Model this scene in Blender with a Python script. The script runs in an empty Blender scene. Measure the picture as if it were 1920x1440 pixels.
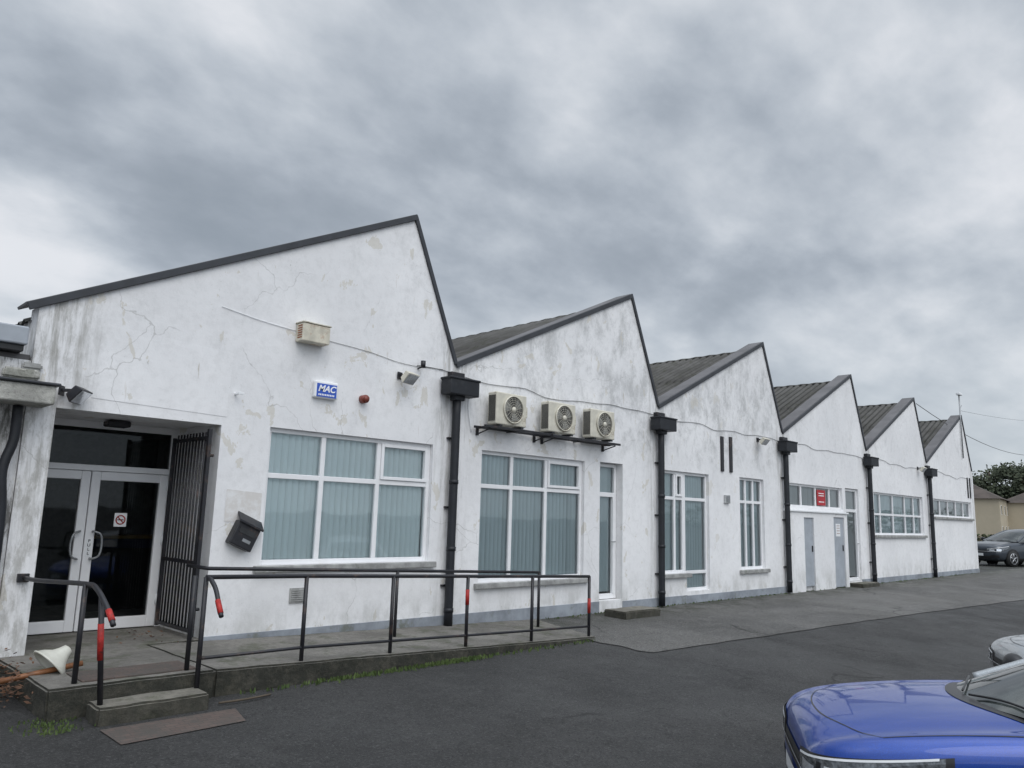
import bpy, bmesh, math, random
from mathutils import Vector, Matrix, noise as mnoise
from mathutils.bvhtree import BVHTree
from mathutils.geometry import tessellate_polygon
random.seed(7)
SC=bpy.context.scene
SC.view_settings.view_transform='Standard'
SC.view_settings.look='None'; SC.view_settings.exposure=0
COL=SC.collection

# ------------------------------------------------------------------ materials
def newmat(name):
    m=bpy.data.materials.new(name); m.use_nodes=True
    nt=m.node_tree; b=nt.nodes["Principled BSDF"]
    return m,nt,b
def N(nt,t,**k):
    n=nt.nodes.new(t)
    for a,v in k.items(): setattr(n,a,v)
    return n
def coords(nt,scale=(1,1,1)):
    g=N(nt,"ShaderNodeNewGeometry"); mp=N(nt,"ShaderNodeMapping"); mp.inputs["Scale"].default_value=scale
    nt.links.new(g.outputs["Position"],mp.inputs["Vector"]); return mp.outputs[0]
def ocoords(nt,scale=(1,1,1)):
    g=N(nt,"ShaderNodeTexCoord"); mp=N(nt,"ShaderNodeMapping"); mp.inputs["Scale"].default_value=scale
    nt.links.new(g.outputs["Object"],mp.inputs["Vector"]); return mp.outputs[0]
def noise(nt,vec,s,d=5,r=.6,dist=0):
    n=N(nt,"ShaderNodeTexNoise"); n.inputs["Scale"].default_value=s; n.inputs["Detail"].default_value=min(d,7)
    n.inputs["Roughness"].default_value=r; n.inputs["Distortion"].default_value=dist
    nt.links.new(vec,n.inputs["Vector"]); return n.outputs["Fac"]
def sstep(nt,v,a,b,lo=0,hi=1):
    m=N(nt,"ShaderNodeMapRange"); m.interpolation_type='SMOOTHSTEP'
    m.inputs["From Min"].default_value=a; m.inputs["From Max"].default_value=b
    m.inputs["To Min"].default_value=lo; m.inputs["To Max"].default_value=hi
    nt.links.new(v,m.inputs["Value"]); return m.outputs[0]
def M(nt,op,a,b=None):
    m=N(nt,"ShaderNodeMath",operation=op)
    for i,x in enumerate((a,b)):
        if x is None: continue
        if isinstance(x,(int,float)): m.inputs[i].default_value=x
        else: nt.links.new(x,m.inputs[i])
    return m.outputs[0]
def mixc(nt,f,a,b,mode='MIX'):
    m=N(nt,"ShaderNodeMix",data_type='RGBA',blend_type=mode)
    if isinstance(f,(int,float)): m.inputs[0].default_value=f
    else: nt.links.new(f,m.inputs[0])
    for i,x in ((6,a),(7,b)):
        if isinstance(x,tuple): m.inputs[i].default_value=x+(1,) if len(x)==3 else x
        else: nt.links.new(x,m.inputs[i])
    return m.outputs[2]
def bump(nt,b,h,st=.3,dist=.02):
    n=N(nt,"ShaderNodeBump"); n.inputs["Strength"].default_value=st; n.inputs["Distance"].default_value=dist
    nt.links.new(h,n.inputs["Height"]); nt.links.new(n.outputs[0],b.inputs["Normal"])
def simple(name,c,rough=.6,metal=0,var=.25,scale=8,dirt=None,bmp=0.1,coat=0):
    m,nt,b=newmat(name); v=ocoords(nt)
    n=noise(nt,v,scale,5,.65)
    d=tuple(x*(1-var) for x in c); l=tuple(min(1,x*(1+var*.5)) for x in c)
    col=mixc(nt,sstep(nt,n,.3,.7),d,l)
    if dirt:
        n2=noise(nt,v,scale*.45,6,.75); col=mixc(nt,sstep(nt,n2,.55,.68),col,dirt)
    nt.links.new(col,b.inputs["Base Color"]); b.inputs["Roughness"].default_value=rough; b.inputs["Metallic"].default_value=metal
    if coat: b.inputs["Coat Weight"].default_value=coat; b.inputs["Coat Roughness"].default_value=.04
    if bmp: bump(nt,b,noise(nt,v,scale*6,3),bmp,.004)
    return m

def wall_material(name,bright=1.0,extra=0):
    m,nt,b=newmat(name); p=coords(nt)
    sep=N(nt,"ShaderNodeSeparateXYZ"); nt.links.new(p,sep.inputs[0]); X,Y,Z=sep.outputs
    col=mixc(nt,sstep(nt,noise(nt,p,.5,4),.35,.65),(.765*bright,.763*bright,.770*bright),(.845*bright,.841*bright,.845*bright))
    col=mixc(nt,sstep(nt,noise(nt,p,9,7,.72),.44,.68,0,.20),col,(.51,.505,.50))
    streak=coords(nt,(1.5,1.5,.95))
    mould=noise(nt,streak,1.7,7,.78,.2)
    zone=M(nt,'MULTIPLY',sstep(nt,Z,2.2,3.4,.12,1),sstep(nt,X,6.0,9.5,.28,1))
    zone=M(nt,'MULTIPLY',zone,sstep(nt,X,17.5,19.5,1,.35))
    thr=M(nt,'ADD',mould,M(nt,'MULTIPLY',zone,.13))
    f=M(nt,'MULTIPLY',sstep(nt,thr,.54,.80),M(nt,'ADD',M(nt,'MULTIPLY',zone,.44),.10))
    col=mixc(nt,f,col,(.28,.285,.28))
    sp=sstep(nt,noise(nt,p,26,4,.8),.60,.70)
    col=mixc(nt,M(nt,'MULTIPLY',sp,M(nt,'MULTIPLY',sstep(nt,noise(nt,p,1.3,4),.45,.65),M(nt,'ADD',M(nt,'MULTIPLY',zone,.5),.26))),col,(.24,.24,.22))
    fr=M(nt,'PINGPONG',M(nt,'ADD',X,-7.438+5.283),5.283/2)
    near=sstep(nt,fr,.08,.45,1,0)
    st=noise(nt,coords(nt,(7,7,.6)),1.5,6,.75)
    f=M(nt,'MULTIPLY',M(nt,'MULTIPLY',near,sstep(nt,st,.44,.64)),sstep(nt,Z,.2,3.6,.25,.65))
    col=mixc(nt,f,col,(.22,.21,.18))
    pl=noise(nt,coords(nt,(1.5,1,1)),2.3,6,.6,.4)
    pf=M(nt,'MULTIPLY',sstep(nt,pl,.618,.628),sstep(nt,X,12,18,1,.2))
    col=mixc(nt,M(nt,'MULTIPLY',pf,.6),col,mixc(nt,noise(nt,p,25,3),(.52,.48,.40),(.68,.65,.58)))
    dr=M(nt,'MULTIPLY',sstep(nt,noise(nt,coords(nt,(9,9,1.1)),1.3,4,.6),.68,.74),sstep(nt,Z,2.4,3.2,0,.5))
    col=mixc(nt,dr,col,(.36,.29,.20))
    dv=N(nt,"ShaderNodeVectorMath",operation='ADD'); nn=N(nt,"ShaderNodeTexNoise"); nn.inputs["Scale"].default_value=1.3; nn.inputs["Detail"].default_value=5
    nt.links.new(p,nn.inputs["Vector"])
    sc=N(nt,"ShaderNodeVectorMath",operation='SCALE'); sc.inputs["Scale"].default_value=.7; nt.links.new(nn.outputs["Color"],sc.inputs[0])
    nt.links.new(p,dv.inputs[0]); nt.links.new(sc.outputs[0],dv.inputs[1])
    vo=N(nt,"ShaderNodeTexVoronoi",feature='DISTANCE_TO_EDGE'); vo.inputs["Scale"].default_value=.55; nt.links.new(dv.outputs[0],vo.inputs["Vector"])
    cr=M(nt,'MULTIPLY',sstep(nt,vo.outputs["Distance"],.0006,.0032,1,0),sstep(nt,noise(nt,p,1.1,3),.44,.60))
    col=mixc(nt,M(nt,'MULTIPLY',cr,.40),col,(.27,.26,.24))
    base=M(nt,'MULTIPLY',sstep(nt,Z,.1,.75,1,0),sstep(nt,noise(nt,coords(nt,(1,1,.5)),3,6,.7),.4,.65))
    col=mixc(nt,M(nt,'MULTIPLY',base,.45),col,(.32,.32,.29))
    lf=M(nt,'MULTIPLY',sstep(nt,X,2.0,2.9,1,0),sstep(nt,noise(nt,coords(nt,(2,2,.8)),3.5,7,.75),.44,.62))
    col=mixc(nt,M(nt,'MULTIPLY',lf,.5),col,(.24,.23,.20))
    if extra:
        f=sstep(nt,noise(nt,coords(nt,(3,3,.8)),2.4,7,.75),.46,.60)
        col=mixc(nt,M(nt,'MULTIPLY',f,.85),col,(.10,.095,.085))
    nt.links.new(col,b.inputs["Base Color"]); b.inputs["Roughness"].default_value=.8; b.inputs["Specular IOR Level"].default_value=.25
    h=M(nt,'ADD',M(nt,'MULTIPLY',noise(nt,p,14,6,.7),.5),M(nt,'MULTIPLY',noise(nt,p,1.6,2),1.5))
    bump(nt,b,h,.5,.014)
    return m
WALL=wall_material("weathered_white_render")
WALLP=wall_material("repainted_white_render",1.03)
WALLM=wall_material("mouldy_white_render",.95,1)
PLINTH=simple("blue_grey_plinth_paint",(.28,.305,.34),.75,var=.3,scale=2.5,dirt=(.16,.17,.15),bmp=.25)
TRIM=simple("charcoal_verge_trim",(.035,.038,.045),.5,var=.3,scale=3,bmp=.05)
COPE=simple("grey_coping_metal",(.12,.115,.118),.55,var=.25,scale=2,bmp=.05)
PIPE=simple("black_pipe_paint",(.010,.012,.017),.55,var=.3,scale=6,dirt=(.028,.03,.034),bmp=.1)
BLACK=simple("black_metal_paint",(.016,.016,.02),.45,var=.3,scale=9,dirt=(.07,.045,.035),bmp=.2)
UPVC=simple("white_upvc",(.82,.82,.83),.35,var=.05,scale=3,bmp=0)
SILL=simple("concrete_sill",(.34,.34,.33),.85,var=.35,scale=6,dirt=(.15,.16,.13),bmp=.4)
CREAM=simple("aged_cream_plastic",(.62,.59,.50),.55,var=.15,scale=5,dirt=(.33,.28,.2),bmp=.1)
RUSTY=simple("rusty_cream_box",(.62,.58,.48),.6,var=.2,scale=9,dirt=(.38,.20,.10),bmp=.2)
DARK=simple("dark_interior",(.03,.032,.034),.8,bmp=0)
GREYD=simple("grey_door_paint",(.36,.39,.43),.55,var=.12,scale=3,dirt=(.26,.28,.30),bmp=.1)
RED=simple("red_tape",(.40,.02,.015),.6,var=.35,scale=25,dirt=(.12,.02,.018),bmp=.2)
REDS=simple("red_sign",(.42,.02,.03),.5,var=.05,bmp=0)
BLUE=simple("blue_sign_face",(.03,.10,.50),.4,var=.05,bmp=0)
WHT=simple("white_plastic",(.82,.83,.84),.4,var=.05,bmp=0)
GALV=simple("galvanised_steel",(.33,.34,.35),.45,.6,var=.2,scale=12,bmp=.1)
MAROON=simple("maroon_plastic",(.22,.05,.035),.45,bmp=0)
WOOD=simple("varnished_wood",(.22,.09,.035),.5,var=.4,scale=10,bmp=.1)
YEL=simple("yellow_counter_top",(.38,.25,.07),.5,bmp=0)
NAVY=simple("navy_panel",(.02,.028,.07),.6,bmp=0)
def blindmat(name,c):
    m,nt,b=newmat(name); v=ocoords(nt)
    col=mixc(nt,noise(nt,v,1.2,3),tuple(x*.9 for x in c),c); nt.links.new(col,b.inputs["Base Color"]); b.inputs["Roughness"].default_value=.85
    return m
BLINDA=blindmat("pale_teal_blind_fabric",(.84,.94,.94))
BLINDB=blindmat("grey_teal_blind_fabric",(.62,.72,.735))
BLINDC=blindmat("off_white_blind_fabric",(.50,.52,.52))
TEXTW=simple("white_lettering",(.9,.9,.9),.5,var=0,bmp=0)
CABLE=simple("grey_cable_sheath",(.12,.12,.12),.5,bmp=0)
TYRE=simple("tyre_rubber",(.02,.02,.02),.8,bmp=.1)
RIM=simple("alloy_rim",(.45,.46,.47),.3,.8,bmp=0)
LAMPG=simple("lamp_chrome",(.75,.77,.8),.12,.6,var=.2,scale=30,bmp=0)
LAMPD=simple("smoked_lamp",(.16,.17,.18),.06,.5,var=.6,scale=40,bmp=0)

def glass_mat(name,fac0=.06,tint=(.93,.96,.97),gc=(.9,.95,.97)):
    m=bpy.data.materials.new(name); m.use_nodes=True; nt=m.node_tree; nt.nodes.clear()
    o=N(nt,"ShaderNodeOutputMaterial"); t=N(nt,"ShaderNodeBsdfTransparent"); t.inputs[0].default_value=tint+(1,)
    g=N(nt,"ShaderNodeBsdfGlossy"); g.inputs["Roughness"].default_value=.02; g.inputs["Color"].default_value=gc+(1,)
    fr=N(nt,"ShaderNodeFresnel"); fr.inputs["IOR"].default_value=1.5
    f=M(nt,'ADD',M(nt,'MULTIPLY',fr.outputs[0],1.1),fac0)
    v=coords(nt); nz=N(nt,"ShaderNodeBump"); nz.inputs["Strength"].default_value=.06; nz.inputs["Distance"].default_value=.03
    nt.links.new(noise(nt,v,1.3,2),nz.inputs["Height"]); nt.links.new(nz.outputs[0],g.inputs["Normal"])
    mx=N(nt,"ShaderNodeMixShader"); nt.links.new(f,mx.inputs[0]); nt.links.new(t.outputs[0],mx.inputs[1]); nt.links.new(g.outputs[0],mx.inputs[2])
    nt.links.new(mx.outputs[0],o.inputs[0]); return m
GLASS=glass_mat("window_glass",.05)
DGLASS=glass_mat("dark_glass",.0,(.50,.52,.53),(.55,.58,.60))

def asphalt(name,c,lite):
    m,nt,b=newmat(name); p=coords(nt)
    col=mixc(nt,sstep(nt,noise(nt,p,.35,5,.6,.5),.35,.65),tuple(x*.68 for x in c),tuple(x*1.25 for x in c))
    col=mixc(nt,sstep(nt,noise(nt,p,2.2,6,.8),.46,.68,0,.6),col,lite)
    col=mixc(nt,sstep(nt,noise(nt,p,9,6,.85),.50,.66,0,.6),col,tuple(x*.42 for x in c))
    col=mixc(nt,sstep(nt,noise(nt,p,17,5,.9),.53,.64,0,.55),col,tuple(min(1,x*2.0) for x in c))
    sp=noise(nt,p,38,5,.9)
    col=mixc(nt,sstep(nt,sp,.53,.64,0,.85),col,tuple(min(1,x*3.0) for x in c))
    col=mixc(nt,sstep(nt,noise(nt,p,50,3,.85),.36,.47,.85,0),col,(.008,.008,.009))
    dv=N(nt,"ShaderNodeVectorMath",operation='ADD'); nn=N(nt,"ShaderNodeTexNoise"); nn.inputs["Scale"].default_value=1.2; nn.inputs["Detail"].default_value=6
    nt.links.new(p,nn.inputs["Vector"]); nt.links.new(p,dv.inputs[0]); nt.links.new(nn.outputs["Color"],dv.inputs[1])
    vo=N(nt,"ShaderNodeTexVoronoi",feature='DISTANCE_TO_EDGE'); vo.inputs["Scale"].default_value=.33; nt.links.new(dv.outputs[0],vo.inputs["Vector"])
    cr=M(nt,'MULTIPLY',sstep(nt,vo.outputs["Distance"],.002,.012,1,0),sstep(nt,noise(nt,p,.4,3),.5,.6))
    col=mixc(nt,M(nt,'MULTIPLY',cr,.7),col,(.015,.015,.014))
    sep=N(nt,"ShaderNodeSeparateXYZ"); nt.links.new(p,sep.inputs[0])
    ms=M(nt,'MULTIPLY',sstep(nt,sep.outputs[1],7.4,8.6,0,1),sstep(nt,noise(nt,p,2.5,6,.75),.40,.60))
    col=mixc(nt,M(nt,'MULTIPLY',ms,.8),col,(.040,.044,.026))
    nt.links.new(col,b.inputs["Base Color"])
    nt.links.new(sstep(nt,noise(nt,p,.7,5),.4,.65,.65,.9),b.inputs["Roughness"])
    bump(nt,b,M(nt,'ADD',sp,M(nt,'MULTIPLY',noise(nt,p,3,4),.8)),1.0,.035); return m
ASPH=asphalt("dark_asphalt",(.052,.051,.050),(.085,.084,.082))
ASPH2=asphalt("worn_light_asphalt",(.13,.126,.118),(.175,.168,.158))
def concrete(name,c,moss=.5,sd_=.75):
    m,nt,b=newmat(name); p=coords(nt)
    col=mixc(nt,sstep(nt,noise(nt,p,1.5,6,.7),.35,.65),tuple(x*.6 for x in c),c)
    col=mixc(nt,sstep(nt,noise(nt,p,22,5,.8),.45,.7,0,.6),col,tuple(x*.35 for x in c))
    col=mixc(nt,sstep(nt,noise(nt,p,3.3,6,.7),.50,.62,0,moss),col,(.045,.055,.02))
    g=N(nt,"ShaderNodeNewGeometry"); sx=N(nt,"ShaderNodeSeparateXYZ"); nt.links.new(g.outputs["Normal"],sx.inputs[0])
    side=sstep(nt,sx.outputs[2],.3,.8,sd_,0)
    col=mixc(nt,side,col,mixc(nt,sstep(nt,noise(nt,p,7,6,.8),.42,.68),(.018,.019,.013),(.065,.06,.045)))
    nt.links.new(col,b.inputs["Base Color"]); b.inputs["Roughness"].default_value=.9
    bump(nt,b,noise(nt,p,18,6,.75),.8,.025); return m
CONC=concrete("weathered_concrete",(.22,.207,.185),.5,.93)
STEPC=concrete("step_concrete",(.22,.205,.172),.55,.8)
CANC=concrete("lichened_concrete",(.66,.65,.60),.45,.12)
def roofmat():
    m,nt,b=newmat("fibre_cement_roofing"); p=coords(nt)
    sep=N(nt,"ShaderNodeSeparateXYZ"); nt.links.new(p,sep.inputs[0])
    col=mixc(nt,sstep(nt,noise(nt,p,1.3,5,.65),.35,.65),(.060,.057,.052),(.10,.096,.09))
    col=mixc(nt,sstep(nt,noise(nt,coords(nt,(1,3,1)),3,5,.7),.52,.66,0,.6),col,(.040,.042,.022))
    wv=M(nt,'SINE',M(nt,'MULTIPLY',sep.outputs[1],2*math.pi/.20))
    col=mixc(nt,sstep(nt,wv,-.2,-.9,0,.75),col,(.018,.018,.014))
    nt.links.new(col,b.inputs["Base Color"]); b.inputs["Roughness"].default_value=.9
    return m
ROOF=roofmat()
def brickmat():
    m,nt,b=newmat("brick_paving"); p=coords(nt)
    bt=N(nt,"ShaderNodeTexBrick"); bt.inputs["Scale"].default_value=4.5; bt.inputs["Mortar Size"].default_value=.014
    bt.inputs["Color1"].default_value=(.085,.062,.053,1); bt.inputs["Color2"].default_value=(.11,.08,.068,1); bt.inputs["Mortar"].default_value=(.05,.047,.042,1)
    nt.links.new(p,bt.inputs["Vector"])
    col=mixc(nt,sstep(nt,noise(nt,p,4,6,.8),.42,.62,0,.8),bt.outputs[0],(.065,.06,.053))
    nt.links.new(col,b.inputs["Base Color"]); b.inputs["Roughness"].default_value=.85; bump(nt,b,noise(nt,p,25,5),.4,.01); return m
BRICK=brickmat()
def leafmat(name,a,bb):
    m,nt,b=newmat(name); p=coords(nt)
    col=mixc(nt,sstep(nt,noise(nt,p,3,4),.35,.65),a,bb); nt.links.new(col,b.inputs["Base Color"]); b.inputs["Roughness"].default_value=.8
    return m
GREEN=leafmat("weed_green",(.04,.07,.015),(.09,.13,.035))
BROWN=leafmat("dry_leaf",(.07,.035,.02),(.17,.085,.045))
PINE=leafmat("conifer_foliage",(.018,.028,.012),(.045,.055,.025))
HEDGE=leafmat("hedge_foliage",(.03,.045,.015),(.07,.085,.03))
BARK=simple("tree_bark",(.09,.07,.05),.9,scale=6)
HOUSEW=simple("cream_house_render",(.46,.40,.30),.85,var=.08,scale=.5)
TILE=simple("brown_roof_tile",(.09,.072,.062),.85,var=.3,scale=.7)
def paint(name,c,metal=.3,coat=.8,flake=.2):
    m,nt,b=newmat(name); v=ocoords(nt)
    n=noise(nt,v,220,2,.8); col=mixc(nt,sstep(nt,n,.4,.7),tuple(x*(1-flake) for x in c),tuple(min(1,x*(1+flake)) for x in c))
    dust=sstep(nt,noise(nt,v,3,6,.7),.5,.8,0,.03); col=mixc(nt,dust,col,(.35,.34,.32))
    nt.links.new(col,b.inputs["Base Color"]); b.inputs["Metallic"].default_value=metal; b.inputs["Roughness"].default_value=.35
    b.inputs["Coat Weight"].default_value=coat; b.inputs["Coat Roughness"].default_value=.03; return m
PBLUE=paint("blue_car_paint",(.000,.045,.31),.3,.7); PSILV=paint("silver_car_paint",(.42,.44,.45),.5); PDARK=paint("slate_car_paint",(.035,.045,.06),.4)
PGREY=paint("grey_green_car_paint",(.36,.40,.39),.5)
m,nt,b=newmat("car_glass"); b.inputs["Base Color"].default_value=(.03,.037,.036,1); b.inputs["Roughness"].default_value=.04; b.inputs["Specular IOR Level"].default_value=.9
v=ocoords(nt); nt.links.new(mixc(nt,sstep(nt,noise(nt,v,4,6),.4,.7),(.02,.025,.025),(.08,.09,.085)),b.inputs["Base Color"]); CGLASS=m
PBLACK=simple("black_car_plastic",(.015,.015,.017),.35,bmp=0)

# ------------------------------------------------------------------ helpers
def link(name,me,mat=None,parent=None,smooth=False):
    o=bpy.data.objects.new(name,me); COL.objects.link(o)
    if mat is not None:
        for mm in (mat if isinstance(mat,(list,tuple)) else [mat]): me.materials.append(mm)
    if smooth:
        for p in me.polygons: p.use_smooth=True
    if parent: setp(o,parent)
    return o
def wm(o):
    m=o.matrix_basis.copy()
    return wm(o.parent)@o.matrix_parent_inverse@m if o.parent else m
def setp(o,parent,keep=True):
    o.parent=parent
    if keep: o.matrix_parent_inverse=wm(parent).inverted()
def top(o,label,cat,group=None):
    o["label"]=label; o["category"]=cat
    if group: o["group"]=group
    return o
def empty(name,loc=(0,0,0)):
    o=bpy.data.objects.new(name,None); o.empty_display_size=.2; o.location=loc; COL.objects.link(o); return o
def bm_box(bm,x0,x1,y0,y1,z0,z1,mi=0):
    vs=[bm.verts.new(c) for c in ((x0,y0,z0),(x1,y0,z0),(x1,y1,z0),(x0,y1,z0),(x0,y0,z1),(x1,y0,z1),(x1,y1,z1),(x0,y1,z1))]
    for f in ((0,3,2,1),(4,5,6,7),(0,1,5,4),(1,2,6,5),(2,3,7,6),(3,0,4,7)):
        fc=bm.faces.new([vs[i] for i in f]); fc.material_index=mi
def boxes(name,bl,mat,parent=None,bevel=.004,seg=2):
    bm=bmesh.new()
    for b_ in bl: bm_box(bm,*b_)
    me=bpy.data.meshes.new(name); bm.to_mesh(me); bm.free()
    o=link(name,me,mat,parent)
    if bevel:
        md=o.modifiers.new("b",'BEVEL'); md.width=bevel; md.segments=seg; md.limit_method='ANGLE'
    return o
def roughen(o,amp=.012,cell=.06,freq=5):
    o.modifiers.clear(); bm=bmesh.new(); bm.from_mesh(o.data)
    bmesh.ops.bevel(bm,geom=[e for e in bm.edges],offset=.018,segments=2,affect='EDGES')
    for _ in range(7):
        es=[e for e in bm.edges if e.calc_length()>cell*1.6]
        if not es or len(bm.verts)>60000: break
        bmesh.ops.subdivide_edges(bm,edges=es,cuts=1,use_grid_fill=True)
    bmesh.ops.triangulate(bm,faces=bm.faces)
    for v in bm.verts:
        n_=mnoise.noise_vector(v.co*freq)*amp+mnoise.noise_vector(v.co*freq*4)*amp*.4; n_.z*=.5; v.co+=n_
    bm.to_mesh(o.data); bm.free()
def mesh(name,vs,fs,mat,parent=None,smooth=False):
    me=bpy.data.meshes.new(name); me.from_pydata([tuple(v) for v in vs],[],fs); me.update()
    return link(name,me,mat,parent,smooth)
def tube_mesh(paths,r,seg=10,cyc=False):
    bm=bmesh.new()
    for pts in paths:
        pts=[Vector(p) for p in pts]; n=len(pts); rings=[]
        up=None
        for i,p in enumerate(pts):
            if cyc: t=(pts[(i+1)%n]-pts[i-1])
            else: t=(pts[min(i+1,n-1)]-pts[max(i-1,0)])
            t.normalize()
            if up is None: up=Vector((0,0,1)) if abs(t.z)<.9 else Vector((1,0,0))
            s=t.cross(up); 
            if s.length<1e-4: s=t.orthogonal()
            s.normalize(); u2=s.cross(t).normalized(); up=u2
            rings.append([bm.verts.new(p+(s*math.cos(a)+u2*math.sin(a))*r) for a in [2*math.pi*k/seg for k in range(seg)]])
        for i in range(n if cyc else n-1):
            A=rings[i];B=rings[(i+1)%n]
            for k in range(seg): bm.faces.new((A[k],A[(k+1)%seg],B[(k+1)%seg],B[k]))
        if not cyc:
            bm.faces.new(rings[0][::-1]); bm.faces.new(rings[-1])
    bmesh.ops.recalc_face_normals(bm,faces=bm.faces)
    me=bpy.data.meshes.new("tube"); bm.to_mesh(me); bm.free(); return me
def tube(name,paths,r,mat,parent=None,seg=10,cyc=False):
    if not isinstance(paths[0][0],(tuple,list,Vector)): paths=[paths]
    me=tube_mesh(paths,r,seg,cyc); me.name=name
    o=link(name,me,mat,parent,True); return o
def smoothpath(pts,k=6):
    out=[]; P=[Vector(p) for p in pts]
    for i in range(len(P)-1):
        a=P[max(i-1,0)];b_=P[i];c=P[i+1];d=P[min(i+2,len(P)-1)]
        for j in range(k):
            t=j/k; out.append(.5*((2*b_)+(c-a)*t+(2*a-5*b_+4*c-d)*t*t+(3*b_-a-3*c+d)*t**3))
    out.append(P[-1]); return out
def cyl(name,c0,c1,r,mat,parent=None,seg=24): return tube(name,[c0,c1],r,mat,parent,seg)
def text(name,body,size,loc,rot,mat,parent,ext=.002,shear=0,align='CENTER',bold=0):
    cu=bpy.data.curves.new(name,'FONT'); cu.body=body; cu.size=size; cu.extrude=ext; cu.shear=shear; cu.align_x=align; cu.align_y='CENTER'; cu.offset=bold
    t=bpy.data.objects.new("tmp",cu); COL.objects.link(t); bpy.context.view_layer.update()
    me=bpy.data.meshes.new_from_object(t.evaluated_get(bpy.context.evaluated_depsgraph_get()))
    bpy.data.objects.remove(t); me.name=name
    me.transform(Matrix.Translation(loc)@Matrix.Rotation(rot[2],4,'Z')@Matrix.Rotation(rot[0],4,'X')@Matrix.Rotation(rot[1],4,'Y'))
    me.materials.clear(); return link(name,me,mat,parent)
def copy_thing(root,loc,rotz=None,scale=None):
    new=root.copy(); COL.objects.link(new); new.location=loc
    if rotz is not None: new.rotation_euler=(0,0,rotz)
    if scale: new.scale=scale
    def rec(a,b_):
        for ch in list(a.children):
            c=ch.copy(); COL.objects.link(c); c.parent=b_; c.matrix_parent_inverse=ch.matrix_parent_inverse.copy(); rec(ch,c)
    rec(root,new); return new

# ------------------------------------------------------------------ camera
th,ph,ro=math.radians(45.151),math.radians(9.71),math.radians(1.619)
F=Vector((math.cos(th)*math.cos(ph),math.sin(th)*math.cos(ph),math.sin(ph)))
R0=Vector((math.sin(th),-math.cos(th),0)); U0=Vector((-math.cos(th)*math.sin(ph),-math.sin(th)*math.sin(ph),math.cos(ph)))
R=R0*math.cos(ro)+U0*math.sin(ro); U=-R0*math.sin(ro)+U0*math.cos(ro)
cam=bpy.data.cameras.new("camera"); co=bpy.data.objects.new("camera",cam); COL.objects.link(co)
mt=Matrix.Identity(4)
for i in range(3): mt[i][0]=R[i]; mt[i][1]=U[i]; mt[i][2]=-F[i]
mt[0][3],mt[1][3],mt[2][3]=0,0,1.608
co.matrix_world=mt; cam.sensor_width=36; cam.lens=1452.3/1920*36; cam.clip_start=.05; cam.clip_end=3000
SC.camera=co

# ------------------------------------------------------------------ world + sun
SE,SR=math.radians(48),math.radians(200)
w=bpy.data.worlds.new("World"); SC.world=w; w.use_nodes=True; nt=w.node_tree
bg=nt.nodes["Background"]
sky=N(nt,"ShaderNodeTexSky"); sky.sky_type='NISHITA'; sky.sun_disc=False; sky.sun_elevation=SE; sky.sun_rotation=SR
tc=N(nt,"ShaderNodeTexCoord"); sp=N(nt,"ShaderNodeSeparateXYZ"); nt.links.new(tc.outputs["Generated"],sp.inputs[0])
zc=M(nt,'MAXIMUM',sp.outputs[2],0.0)
den=M(nt,'ADD',zc,.34)
cx=M(nt,'DIVIDE',sp.outputs[0],den); cy=M(nt,'DIVIDE',sp.outputs[1],den)
cb=N(nt,"ShaderNodeCombineXYZ"); nt.links.new(cx,cb.inputs[0]); nt.links.new(cy,cb.inputs[1])
mp=N(nt,"ShaderNodeMapping"); mp.inputs["Rotation"].default_value=(0,0,math.radians(-70)); mp.inputs["Scale"].default_value=(1.0,1.4,1); mp.inputs["Location"].default_value=(5.3,2.4,0)
nt.links.new(cb.outputs[0],mp.inputs["Vector"])
n1=noise(nt,mp.outputs[0],1.1,2,.5,.0); n2=noise(nt,mp.outputs[0],2.6,7,.50,.12); n3=noise(nt,mp.outputs[0],8,6,.56,.1)
cl=M(nt,'ADD',M(nt,'ADD',M(nt,'MULTIPLY',n1,.44),M(nt,'MULTIPLY',n2,.43)),M(nt,'MULTIPLY',n3,.13))
for az,el,rad,am in ((79,28,9,.06),(66,30,10,-.045),(37,33,7,.05),(60,20,8,.04),(24,20,8,.05),(15,25,6,.05),(31,27,6,-.05),(43,24,8,-.04),(77,20,8,-.04),(17,14,7,.045),(38,17,8,-.01),(80,9,8,.04),(50,34,6,-.04),(10,33,7,-.03),(46,15,6,.02)):
    a_,e_=math.radians(az),math.radians(el)
    dn=N(nt,"ShaderNodeVectorMath",operation='DOT_PRODUCT'); nt.links.new(tc.outputs["Generated"],dn.inputs[0])
    dn.inputs[1].default_value=(math.cos(a_)*math.cos(e_),math.sin(a_)*math.cos(e_),math.sin(e_))
    cl=M(nt,'ADD',cl,sstep(nt,dn.outputs["Value"],math.cos(math.radians(rad*1.6)),1,0,am))
cr=N(nt,"ShaderNodeValToRGB"); cr.color_ramp.interpolation='B_SPLINE'; nt.links.new(cl,cr.inputs[0]); e=cr.color_ramp.elements
e[0].position=.34; e[0].color=(.30,.345,.40,1); e[1].position=.63; e[1].color=(.86,.875,.915,1)
x=e.new(.42); x.color=(.365,.41,.47,1); x=e.new(.48); x.color=(.46,.51,.575,1); x=e.new(.555); x.color=(.645,.69,.745,1)
haze=sstep(nt,zc,0,.32,.6,0)
c1=mixc(nt,haze,cr.outputs[0],(.62,.68,.725))
skys=N(nt,"ShaderNodeVectorMath",operation='SCALE'); skys.inputs["Scale"].default_value=.06; nt.links.new(sky.outputs[0],skys.inputs[0])
c2=mixc(nt,.08,c1,skys.outputs[0])
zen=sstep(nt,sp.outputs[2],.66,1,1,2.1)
sd=Vector((-.35*math.cos(SE),-.94*math.cos(SE),math.sin(SE))).normalized()
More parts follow.
